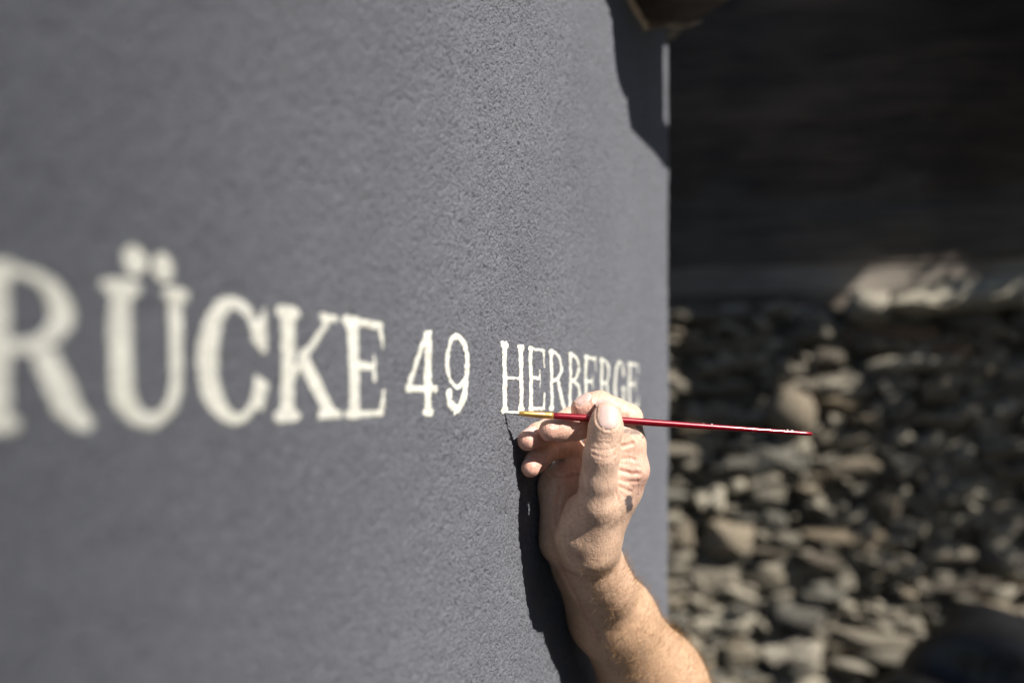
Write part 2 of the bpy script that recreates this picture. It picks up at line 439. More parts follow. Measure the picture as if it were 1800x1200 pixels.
# ------------------------------------------------------------------ stone slab eave beside the wall (shades the wall's upper corner)
def extrude_poly(name, pts, up, thick, mat, jitter=.0):
    """closed slab from a 3D outline, extruded along up"""
    bm = bmesh.new(); up = Vector(up) * thick
    lo = [bm.verts.new(Vector(p)) for p in pts]; hi = [bm.verts.new(Vector(p) + up) for p in pts]
    bm.faces.new(lo); bm.faces.new(hi[::-1])
    for i in range(len(pts)):
        j = (i + 1) % len(pts); bm.faces.new((lo[i], lo[j], hi[j], hi[i]))
    bmesh.ops.recalc_face_normals(bm, faces=bm.faces)
    bmesh.ops.bevel(bm, geom=list(bm.edges), offset=thick * .22, segments=2, affect='EDGES')
    bmesh.ops.triangulate(bm, faces=[f for f in bm.faces if len(f.verts) > 4])
    c = Vector(np.mean(np.array(pts), axis=0))
    for v in bm.verts: v.co -= c
    return bm_obj(name, bm, mat, None, True, c)
def shade_poly(pix, plane_z, tilt=(0, 0)):
    """where a horizontal-ish sheet must end for its shadow on the wall to have this outline"""
    out = []
    for px, py in pix:
        # wall-plane point (the plane continues past the wall's end)
        den = (px - 900) / F - .3429; D = -.221 / den
        p = P(px, py, D)
        nn = np.array([-tilt[0], -tilt[1], 1.0]); p0 = np.array([.25, .9, CAM_Z + plane_z])
        tt = np.dot(p0 - p, nn) / np.dot(LV, nn); out.append(p + LV * tt)
    return out
def build_slabs():
    specs = [
        ([(1040, -120), (1050, -20), (1074, 35), (1082, 150), (1098, 186), (1128, 190), (1166, 170), (1165, 92), (1184, 84), (1200, -60), (1190, -260), (1100, -320)], .44,
         'stone roof slab nearest the grey wall at the top edge'),
        ([(1088, 100), (1100, 182), (1107, 236), (1128, 258), (1178, 314), (1190, 318), (1184, 258), (1167, 250), (1167, 110)], .53, 'small stone roof slab above the corner of the grey wall'),
    ]
    for pix, z, lab in specs:
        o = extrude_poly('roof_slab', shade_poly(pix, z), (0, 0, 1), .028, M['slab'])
        tag(o, lab + ', outside the frame', 'roof slab', 'stone slabs of the small eave')
    # the slab whose lower edge hangs into the picture
    z0 = .392
    def hp(px, D): return np.array([(px - 900) / F * D, D, CAM_Z + z0])
    pts = [hp(1096, .90), hp(1092, .955), hp(1108, 1.0), hp(1124, 1.043), hp(1160, 1.035), hp(1206, 1.045), hp(1240, 1.03), hp(1290, .985), hp(1325, .95), hp(1325, .90)]
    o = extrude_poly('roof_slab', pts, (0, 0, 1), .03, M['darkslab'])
    tag(o, 'dark roof stone with a pale strip coloured as a sunlit rim, hanging in at the top of the picture', 'roof slab', 'stone slabs of the small eave')
    # pale strip along its lower edge: sunlight on the rim put into the colour
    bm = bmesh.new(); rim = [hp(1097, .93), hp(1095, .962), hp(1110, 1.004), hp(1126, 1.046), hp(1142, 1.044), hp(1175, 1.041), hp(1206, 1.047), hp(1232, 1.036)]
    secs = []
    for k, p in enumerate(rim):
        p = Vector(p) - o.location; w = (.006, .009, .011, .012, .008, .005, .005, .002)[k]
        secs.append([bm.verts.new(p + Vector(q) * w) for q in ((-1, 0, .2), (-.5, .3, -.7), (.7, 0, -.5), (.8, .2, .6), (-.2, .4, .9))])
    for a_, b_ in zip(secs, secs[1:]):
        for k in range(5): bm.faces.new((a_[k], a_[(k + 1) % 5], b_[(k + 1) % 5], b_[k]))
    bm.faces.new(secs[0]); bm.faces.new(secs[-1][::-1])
    e = bm_obj('painted_lit_rim', bm, M['lit_rim'], o, True)
build_slabs()

# ------------------------------------------------------------------ log barn on a rubble foundation (background)
BX = np.array([1.0, -.21, 0]); BX /= np.linalg.norm(BX); BN = np.array([BX[1], -BX[0], 0])   # along the wall / towards the camera
BO = np.array([0, 3.5, 0.0])
def bw(px, py):
    """barn-wall coordinates (along, height above ground) seen at a photo pixel"""
    d = np.array([(px - 900) / F, 1.0, (700 - py) / F]); t = np.dot(BO - np.array([0, 0, 0]), BN) / np.dot(d, BN)
    p = d * t; return float(np.dot(p - BO, BX)), float(p[2] + CAM_Z)
ANG = math.atan2(BX[1], BX[0])
barn = empty('log_barn', tuple(BO)); barn.rotation_euler.z = ANG
tag(barn, 'dark log barn on a rubble stone foundation behind the grey wall', 'barn')
def rounded_block(name, seed, sub=2):
    r = random.Random(seed)
    bm = bmesh.new(); bmesh.ops.create_icosphere(bm, subdivisions=sub, radius=1)
    ex = [r.uniform(.42, .7) for _ in range(3)]
    ph = [[r.uniform(0, 6.28) for _ in range(3)] for _ in range(4)]
    for v in bm.verts:
        c = v.co.copy()
        for i in range(3): c[i] = math.copysign(abs(c[i]) ** ex[i], c[i])
        k = 1 + .09 * math.sin(3 * v.co.x + ph[0][0]) * math.sin(2.6 * v.co.y + ph[0][1]) + .08 * math.sin(4.1 * v.co.z + 2.5 * v.co.x + ph[1][0]) + .05 * math.sin(6 * v.co.y + 5 * v.co.x + ph[2][0])
        v.co = c * (k * .5)
    for v in bm.verts: v.co += Vector([r.uniform(-.038, .038) for _ in range(3)])
    me = bpy.data.meshes.new(name); bm.to_mesh(me); bm.free()
    for p in me.polygons: p.use_smooth = r.random() < .6
    return me
def stone_meshes(mat, n, seed):
    out = []
    for i in range(n):
        me = rounded_block('stone', seed + i, 2); me.materials.append(M[mat]); out.append(me)
    return out
SM = {k: stone_meshes(k, n, s) for k, n, s in (('stone', 9, 10), ('pale', 3, 40), ('tan', 3, 60))}
foundation_top = bw(1180, 545)[1]
def place_stone(x, z, w, h, kind='stone', dep=None, y=0, rot=None):
    me = random.choice(SM[kind]); o = bpy.data.objects.new('stone', me); link(o, barn)
    dep = dep or random.uniform(.14, .22)
    o.location = (x, -y, z); o.scale = (w * 1.04, dep, h * 1.06)
    o.rotation_euler = (random.uniform(-.1, .1), random.uniform(-.11, .11) if rot is None else rot, random.uniform(-.12, .12))
    return o
def build_barn():
    # rubble core behind the stones
    bm = bmesh.new(); bmesh.ops.create_cube(bm, size=1)
    for v in bm.verts:
        v.co.x = -1.0 if v.co.x < 0 else 4.2; v.co.y = -.035 if v.co.y < 0 else .5; v.co.z = 0 if v.co.z < 0 else foundation_top - .02
    bm_obj('rubble_core', bm, M['core'], barn)
    placed = []
    def clash(x, z, w, h, m=.80):
        return any(abs(x - a) < (w + c) / 2 * m and abs(z - b) < (h + d) / 2 * m for a, b, c, d in placed)
    bm = bmesh.new(); bmesh.ops.create_icosphere(bm, subdivisions=3, radius=.5)
    for v in bm.verts: v.co *= 1 + .05 * math.sin(7 * v.co.x + 2) * math.sin(6 * v.co.z)
    round_me = bpy.data.meshes.new('stone'); bm.to_mesh(round_me); bm.free(); round_me.materials.append(M['tan'])
    for p in round_me.polygons: p.use_smooth = True
    # stones that can be picked out in the photograph: (x0, y0, x1, y1, kind)
    key = [(1556, 508, 1830, 548, 'pale'), (1486, 518, 1556, 572, 'pale'), (1530, 540, 1640, 584, 'stone'), (1652, 545, 1736, 588, 'stone'),
           (1756, 552, 1830, 588, 'stone'), (1420, 610, 1490, 652, 'stone'), (1416, 655, 1540, 700, 'stone'), (1660, 585, 1695, 610, 'tan'),
           (1705, 590, 1745, 630, 'tan'), (1345, 680, 1430, 762, 'tan'), (1605, 668, 1672, 712, 'tan'), (1540, 690, 1600, 740, 'stone'),
           (1520, 655, 1600, 690, 'stone'), (1730, 655, 1800, 712, 'stone'), (1440, 748, 1545, 795, 'stone'), (1310, 770, 1430, 832, 'stone'),
           (1440, 798, 1540, 838, 'tan'), (1225, 852, 1278, 900, 'pale'), (1182, 905, 1228, 962, 'tan'), (1395, 918, 1590, 962, 'tan'),
           (1520, 862, 1575, 905, 'tan'), (1605, 840, 1700, 890, 'stone'), (1700, 765, 1815, 805, 'stone'), (1590, 755, 1680, 815, 'stone'),
           (1210, 1060, 1330, 1110, 'pale'), (1335, 1108, 1445, 1170, 'pale'), (1268, 1120, 1335, 1172, 'stone'), (1190, 1110, 1260, 1165, 'stone'),
           (1365, 1172, 1460, 1215, 'pale'), (1705, 940, 1812, 1000, 'stone'), (1240, 905, 1330, 970, 'stone'), (1335, 885, 1380, 930, 'stone'),
           (1200, 980, 1300, 1050, 'stone'), (1310, 980, 1420, 1040, 'stone'), (1360, 1045, 1450, 1100, 'stone')]
    for x0, y0, x1, y1, kd in key:
        a, zt = bw(x0, y0); b, zb = bw(x1, y1)
        x, z, w, h = (a + b) / 2, (zt + zb) / 2, b - a, zt - zb
        placed.append((x, z, w, h)); st_ = place_stone(x, z, w, h, kd, y=.09 if (x0, y0) == (1345, 680) else (.08 if (x0, y0) in ((1556, 508), (1486, 518)) else random.uniform(.0, .03)))
        if (x0, y0) == (1345, 680): st_.data = round_me; st_.rotation_euler = (0, .2, 0)
    tries = 0; n = 0
    xa, xb = bw(1120, 700)[0], bw(1800, 700)[0] + .45
    for (wl_, wh_, hl, hh, cnt) in ((.20, .40, .05, .08, 170), (.11, .21, .035, .06, 2400), (.05, .10, .024, .04, 3000)):
        for _ in range(cnt):
            if n > 258: break
            w, h = random.uniform(wl_, wh_), random.uniform(hl, hh)
            x = random.uniform(xa, xb); z = random.uniform(.42, foundation_top - h / 2 + .0)
            if clash(x, z, w, h, .80): continue
            placed.append((x, z, w, h)); n += 1
            kd = random.choices(['stone', 'pale', 'tan'], [8, 1.3, .7])[0]
            place_stone(x, z, w, h, kd, y=random.uniform(-.03, .03))
    # small chips wedged between the stones: too many to count
    V = []; T = []; tm = [SM['stone'][i] for i in range(4)]
    for k in range(1100):
        me = tm[k % 4]; sz = random.uniform(.012, .035); b0 = len(V)
        cx, cy, cz = random.uniform(xa, xb), random.uniform(-.085, -.03), random.uniform(.42, foundation_top)
        rot_ = Matrix.Rotation(random.uniform(-.6, .6), 3, 'Y') @ Matrix.Rotation(random.uniform(-.5, .5), 3, 'X')
        sx, sy_, sz_ = sz * random.uniform(1, 2.2), sz, sz * random.uniform(.6, 1)
        for v in me.vertices:
            q = rot_ @ Vector((v.co.x * sx * 1.6, v.co.y * sy_ * 1.6, v.co.z * sz_ * 1.6)); V.append((q.x + cx, q.y + cy, q.z + cz))
        for p in me.polygons: T.append(tuple(i + b0 for i in p.vertices))
    ch = obj('stone_chips', mesh_np('stone_chips', V, T, M['chips'], False), barn); ch['kind'] = 'stuff'
    # courses near the ground, below the picture
    z = .07
    while z < .42:
        x = xa
        while x < xb:
            w = random.uniform(.2, .42); place_stone(x + w / 2, z, w, .13, 'stone'); x += w
        z += .12
    # red-brown tie timber in the rubble
    def beam(name, px0, py0, px1, py1, mat, y, dep=.14, wob=.006):
        a, zt = bw(px0, py0); b, zb = bw(px1, py1)
        bm = bmesh.new(); nseg = max(3, int((b - a) / .18))
        L = b - a; H = zt - zb
        secs = []
        ph = random.uniform(0, 9)
        for i in range(nseg + 1):
            xx = -L / 2 + L * i / nseg; dz = wob * math.sin(i * .9 + ph); hs = H / 2 * (1 + .06 * math.sin(i * 1.7 + ph))
            prof = [(-dep / 2, -hs * .75), (-dep / 2, hs * .75), (-dep * .3, hs), (dep * .3, hs), (dep / 2, hs * .75), (dep / 2, -hs * .75), (dep * .3, -hs), (-dep * .3, -hs)]
            secs.append([bm.verts.new((xx, p[0] + .004 * math.sin(i * 2.1 + j), p[1] + dz)) for j, p in enumerate(prof)])
        for s0, s1 in zip(secs, secs[1:]):
            for j in range(8): bm.faces.new((s0[j], s0[(j + 1) % 8], s1[(j + 1) % 8], s1[j]))
        bm.faces.new(secs[0]); bm.faces.new(secs[-1][::-1])
        o = bm_obj(name, bm, mat, barn, False, ((a + b) / 2, -y, (zt + zb) / 2)); return o
    beam('tie_timber', 1478, 577, 1640, 610, M['rust'], .03)
    beam('tie_timber', 1622, 605, 1692, 636, M['rust'], .04)
    bm = bmesh.new(); bmesh.ops.create_cube(bm, size=1)
    for v in bm.verts:
        v.co.x = -1.0 if v.co.x < 0 else 4.2; v.co.y = .20 if v.co.y < 0 else .26; v.co.z = foundation_top - .02 if v.co.z < 0 else 3.6
    bm_obj('inner_boarding', bm, M['log'], barn)
    # logs, bottom to top
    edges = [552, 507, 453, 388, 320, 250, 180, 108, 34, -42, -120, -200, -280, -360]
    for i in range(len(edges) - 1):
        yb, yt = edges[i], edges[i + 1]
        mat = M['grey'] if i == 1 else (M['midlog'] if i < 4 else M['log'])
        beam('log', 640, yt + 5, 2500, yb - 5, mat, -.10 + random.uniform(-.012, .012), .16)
build_barn()
# ------------------------------------------------------------------ timber house across the lane, behind and beside the camera
def build_neighbour():
    root = empty('timber_house', (3.4, -3.75, 0)); tag(root, 'dark timber house across the lane, outside the frame', 'house')
    for i in range(18):
        bm = bmesh.new(); bmesh.ops.create_cube(bm, size=1)
        for v in bm.verts: v.co = Vector((v.co.x * .16, v.co.y * 7.4, v.co.z * .236))
        bmesh.ops.bevel(bm, geom=list(bm.edges), offset=.03, segments=2, affect='EDGES')
        bm_obj('log', bm, M['log'], root, False, (random.uniform(-.01, .01), 0, .12 + i * .24))
build_neighbour()
# ------------------------------------------------------------------ things added to shade the barn, outside the frame
def bpt(px, py):
    a, z = bw(px, py); p = BO + BX * a; return np.array([p[0], p[1], z])
def build_shade_boards():
    # unseen vertical boards added as a gable; its slanting lower ends throw the shadow edge on the barn
    edge = [(1030, 600), (1119, 600), (1120, 960), (1180, 895), (1320, 690), (1470, 532), (1545, 450), (1600, 444), (1690, 440), (1738, 448), (1752, 486), (1790, 488), (1860, 490), (2500, 560)]
    root = empty('shade_boards', tuple(bpt(1300, 700) * [1, 1, 0] + LV * [1.75, 1.75, 0])); tag(root, 'dark vertical board gable added to shade the barn, outside the frame', 'baffle')
    O = np.array(root.location)
    def ey(px):
        for (a, b), (c, d) in zip(edge[:-1], edge[1:]):
            if a <= px <= c: return b + (d - b) * (px - a) / (c - a)
    px = 1030
    while px < 2260:
        w = random.uniform(44, 60); j1 = random.uniform(-4, 4)
        lo0 = bpt(px + .6, ey(px) + j1) + LV * 1.75; lo1 = bpt(px + w - .6, ey(px + w) + j1) + LV * 1.75
        top = CAM_Z + 3.3; t0 = lo0.copy(); t1 = lo1.copy(); t0[2] = t1[2] = top
        nn = BN * .025; pts = [lo0, lo1, t1, t0]
        bm = bmesh.new(); f = [bm.verts.new(Vector(p - O)) for p in pts]; g = [bm.verts.new(Vector(p - O - nn)) for p in pts]
        bm.faces.new(f); bm.faces.new(g[::-1])
        for k in range(4): bm.faces.new((f[k], f[(k + 1) % 4], g[(k + 1) % 4], g[k]))
        bm_obj('board', bm, M['log'], root); px += w
build_shade_boards()
def build_shade_tree():  # unseen tree, added to dapple the right of the barn wall
    c = bpt(1735, 760) + LV * 1.25
    root = empty('added_shade_tree', (c[0] + .15, c[1], 0)); tag(root, 'slender leafy tree added to shade the barn wall, outside the frame', 'tree')
    O = np.array([c[0] + .15, c[1], 0.0])
    V = []; T = []; ph = 0
    for i in range(9):
        f = i / 8; r = .035 * (1 - .8 * f)
        for k in range(8): V.append((r * math.cos(k * .785) + .05 * math.sin(f * 3), r * math.sin(k * .785), f * 3.0))
    for i in range(8):
        for k in range(8): T.append((i * 8 + k, i * 8 + (k + 1) % 8, i * 8 + 8 + (k + 1) % 8, i * 8 + 8 + k))
    obj('trunk', mesh_np('trunk', V, T, M['bark']), root)
    V = []; T = []
    for i in range(2600):
        d = np.array([random.gauss(0, 1) for _ in range(3)]); d /= np.linalg.norm(d); rr = random.random() ** .4
        p = c - O + d * rr * np.array([.42, .32, .58]) + np.array([.04, 0, .12])
        a_ = np.array([random.gauss(0, 1) for _ in range(3)]); a_ /= np.linalg.norm(a_); b_ = np.cross(a_, d); b_ /= np.linalg.norm(b_) + 1e-9
        L = random.uniform(.02, .042); w = L * .45; k = len(V)
        V += [p - a_ * L, p + b_ * w, p + a_ * L, p - b_ * w]; T.append((k, k + 1, k + 2, k + 3))
    obj('crown', mesh_np('crown', V, T, M['leaf'], False), root)
build_shade_tree()
def build_sack():
    # black plastic sheeting over a heap, low at the right
    bm = bmesh.new(); bmesh.ops.create_icosphere(bm, subdivisions=5, radius=1)
    for v in bm.verts:
        c = v.co; n = .10 * math.sin(3 * c.x + 1) * math.sin(4 * c.z + 2 * c.y) + .05 * math.sin(9 * c.x + 5 * c.z) + .03 * math.sin(17 * c.z + 11 * c.x + 6 * c.y)
        k = 1 + n; z = c.z * k
        v.co = Vector((math.copysign(abs(c.x) ** .8, c.x) * k * .50, c.y * k * .34, z * .50 if z > 0 else z * .56 ))
        v.co.z = max(v.co.z, -.47) + .47
    tag(bm_obj('plastic_sheet_heap', bm, M['tarp'], None, True, (1.40, 2.55, 0)), 'black plastic covered heap in front of the stone wall, lower right corner', 'tarpaulin')
build_sack()
def build_shade_tower():
    # unseen tower added so the soft edge of its shadow darkens the near end of the grey wall
    Q_ = W0 + DV * (-.385) + LV * 58
    lh = LV * [1, 1, 0]; lh /= np.linalg.norm(lh); side = -DV + lh * np.dot(DV, lh); side /= np.linalg.norm(side)
    root = empty('shade_tower', tuple(Q_ * [1, 1, 0] + side * 3 + lh * 3)); root.rotation_euler.z = math.atan2(side[1], side[0])
    tag(root, 'pale tower added far behind the camera to shade the grey wall, outside the frame', 'tower')
    bm = bmesh.new(); bmesh.ops.create_cube(bm, size=1)
    for v in bm.verts: v.co = Vector((v.co.x * 6, v.co.y * 6, 0 if v.co.z < 0 else 52))
    bm_obj('shade_tower_wall', bm, M['tower'], root)
    bm = bmesh.new(); bmesh.ops.create_cone(bm, cap_ends=True, segments=4, radius1=4.24, radius2=.05, depth=9, matrix=Matrix.Translation((0, 0, 56.5)) @ Matrix.Rotation(math.pi / 4, 4, 'Z'))
    bm_obj('shade_tower_spire', bm, M['log'], root)
build_shade_tower()

# ------------------------------------------------------------------ brush
TIP = P(884.5, 725.5, 0.0); TIP = W0 + DV * wallU(885) + NV * .0012; TIP = np.array([TIP[0], TIP[1], CAM_Z + (700 - 724.5) / F * TIP[1]])
BEND = P(1428, 762.5, .662)
BAX = BEND - TIP; BLEN = np.linalg.norm(BAX); BAX /= BLEN
def brush_at(px):
    """point of the brush axis seen at column px"""
    k = (px - 900) / F; t = (TIP[0] - k * TIP[1]) / (k * BAX[1] - BAX[0]); return TIP + BAX * t, t
def lathe(name, prof, mat, parent, seg=20, O=None):
    """prof: (distance along the brush, radius)"""
    q = Vector(BAX).to_track_quat('Z', 'Y').to_matrix()
    V = []; T = []
    for s_, r in prof:
        for k in range(seg):
            a_ = 2 * math.pi * k / seg
            V.append(np.array(Vector(TIP) + q @ Vector((r * math.cos(a_), r * math.sin(a_), s_))) - O)
    for i in range(len(prof) - 1):
        for k in range(seg):
            T.append((i * seg + k, i * seg + (k + 1) % seg, (i + 1) * seg + (k + 1) % seg, (i + 1) * seg + k))
    return obj(name, mesh_np(name, V, T, mat), parent)
def build_brush():
    root = empty('paintbrush', tuple(TIP)); tag(root, 'thin red lacquered artist brush with brass ferrule painting the letter H', 'paintbrush')
    t1 = brush_at(912)[1]; t2 = brush_at(972)[1]
    # bristles: a bundle of fine strands coming to a point, loaded with paint
    V = []; T = []; q = Vector(BAX).to_track_quat('Z', 'Y').to_matrix()
    for i in range(70):
        a0 = random.uniform(0, 6.28); r0 = .0012 * math.sqrt(random.random()); b = len(V)
        e = random.uniform(.0, .0025)
        for s_, k in ((t1 + .001, 1), ((t1 + e) * .55, .95), (e + .0006, .42), (e, .22)):
            for j in range(3):
                aa = 2.09 * j; rr = .00022 if k > .3 else .00008
                V.append(np.array(q @ Vector((r0 * k * math.cos(a0) + rr * math.cos(aa), r0 * k * math.sin(a0) + rr * math.sin(aa), s_))))
        for s_ in range(3):
            for j in range(3): T.append((b + s_ * 3 + j, b + s_ * 3 + (j + 1) % 3, b + s_ * 3 + 3 + (j + 1) % 3, b + s_ * 3 + 3 + j))
    obj('bristles', mesh_np('bristles', V, T, M['bristle']), root)
    O = TIP
    lathe('wet_paint', [(-.0008, .0001), (.0, .0006), (.003, .0011), (.0075, .00125), (.009, .0009), (.0095, .0001)], M['chip'], root, 14, O)
    lathe('ferrule', [(t1 - .0002, .0011), (t1, .0014), (t1 + .004, .0017), (t2 - .006, .00225), (t2 - .0052, .0021), (t2 - .0046, .0023), (t2 - .0038, .0021), (t2 - .003, .0023), (t2, .0023), (t2 + .0001, .0018)], M['gold'], root, 20, O)
    lathe('handle', [(t2 - .001, .0017), (t2, .0021), (t2 + .004, .00225), (t2 + .03, .0026), (t2 + .055, .0024), (BLEN - .07, .0019), (BLEN - .005, .00145), (BLEN - .001, .0013), (BLEN, .0007), (BLEN + .0001, .0001)], M['red'], root, 20, O)
    for px in (1236, 1384, 1250, 1392):
        p, t = brush_at(px); bm = bmesh.new(); bmesh.ops.create_icosphere(bm, subdivisions=2, radius=.0004)
        for v in bm.verts: v.co *= 1 + .3 * math.sin(v.co.x * 6000 + px); v.co.x *= 2.0
        r = .0017 if px < 1300 else .0015
        up = Vector((0, -.35, .94)); bm_obj('paint_fleck', bm, M['chip'], root, True, Vector(p - O) + up * r)
build_brush()

# ------------------------------------------------------------------ the painter's hand and forearm: one continuous skin grown from a distance field
GH = .0009
GLO = np.array([.000, .590, CAM_Z - .385]); GHI = np.array([.245, .925, CAM_Z + .022])
GN = np.ceil((GHI - GLO) / GH).astype(int) + 1
GX, GY, GZ = [(GLO[i] + GH * np.arange(GN[i])).astype(np.float32) for i in range(3)]
BIG = .05
def smin_(a, b, k):
    if k <= 0: return np.minimum(a, b)
    h = np.maximum(k - np.abs(a - b), 0) / k; return np.minimum(a, b) - h * h * k * .25
def new_field(): return np.full(GN, BIG, np.float32)
def sub_box(lo, hi):
    i0 = np.clip(np.floor((lo - GLO) / GH).astype(int), 0, GN); i1 = np.clip(np.ceil((hi - GLO) / GH).astype(int) + 1, 0, GN)
    return tuple(slice(a, b) for a, b in zip(i0, i1))
def cone(Fd, a, b, ra, rb, k=.004, flat=None, ff=1.0):
    """tapered capsule; flat = axis along which the section is squeezed by ff"""
    a, b = np.asarray(a, float), np.asarray(b, float); m = max(ra, rb) * max(1, ff) + .012
    sl = sub_box(np.minimum(a, b) - m, np.maximum(a, b) + m)
    if any(s_.stop <= s_.start for s_ in sl): return
    x = GX[sl[0]][:, None, None]; y = GY[sl[1]][None, :, None]; z = GZ[sl[2]][None, None, :]
    ab = b - a; L2 = max(1e-12, float(ab @ ab))
    t = np.clip(((x - a[0]) * ab[0] + (y - a[1]) * ab[1] + (z - a[2]) * ab[2]) / L2, 0, 1).astype(np.float32)
    qx = x - a[0] - t * ab[0]; qy = y - a[1] - t * ab[1]; qz = z - a[2] - t * ab[2]
    if flat is not None:
        f = np.asarray(flat, float); f = f / np.linalg.norm(f)
        w = (qx * f[0] + qy * f[1] + qz * f[2]) * (1 / ff - 1)
        qx = qx + w * f[0]; qy = qy + w * f[1]; qz = qz + w * f[2]
    d = np.sqrt(qx * qx + qy * qy + qz * qz) - (ra + (rb - ra) * t)
    if ff < 1: d = d * ff ** .5
    Fd[sl] = smin_(Fd[sl], d.astype(np.float32), k)
def chain(Fd, pts, rad, k=.003, flat=None, ff=1.0):
    for i in range(len(pts) - 1): cone(Fd, pts[i], pts[i + 1], rad[i], rad[i + 1], k, flat, ff)
def surface_nets(vol):
    ins = vol < 0
    sh = tuple(n - 1 for n in vol.shape)
    cnt = np.zeros(sh, np.uint8)
    for dx in (0, 1):
        for dy in (0, 1):
            for dz in (0, 1): cnt += ins[dx:dx + sh[0], dy:dy + sh[1], dz:dz + sh[2]]
    cells = np.argwhere((cnt > 0) & (cnt < 8)).astype(np.int32)
    cid = np.full(sh, -1, np.int32); cid[tuple(cells.T)] = np.arange(len(cells))
    acc = np.zeros((len(cells), 3)); num = np.zeros(len(cells))
    corners = [(i, j, k) for i in (0, 1) for j in (0, 1) for k in (0, 1)]
    for c0 in corners:
        for ax in range(3):
            if c0[ax]: continue
            c1 = list(c0); c1[ax] = 1
            v0 = vol[tuple((cells + c0).T)]; v1 = vol[tuple((cells + c1).T)]
            m = (v0 < 0) != (v1 < 0); f = np.where(m, v0 / np.where(m, v0 - v1, 1), 0)
            p = np.array(c0)[None] + np.zeros((len(cells), 3)); p[:, ax] += f
            acc += p * m[:, None]; num += m
    Vv = (cells + acc / num[:, None]) * GH + GLO
    quads = []
    for ax in range(3):
        o1, o2 = (ax + 1) % 3, (ax + 2) % 3
        s0 = [slice(None)] * 3; s1 = [slice(None)] * 3; s0[ax] = slice(0, -1); s1[ax] = slice(1, None)
        for s_ in (s0, s1):
            s_[o1] = slice(1, -1); s_[o2] = slice(1, -1)
        a_, b_ = ins[tuple(s0)], ins[tuple(s1)]
        e = np.argwhere(a_ != b_)
        flip = a_[tuple(e.T)]
        base = e.copy(); base[:, o1] += 1; base[:, o2] += 1
        def cc(d1, d2):
            q = base.copy(); q[:, o1] -= d1; q[:, o2] -= d2; return cid[tuple(q.T)]
        q = np.stack([cc(1, 1), cc(0, 1), cc(0, 0), cc(1, 0)], 1)
        q[~flip] = q[~flip][:, ::-1]; quads.append(q)
    return Vv, np.concatenate(quads)

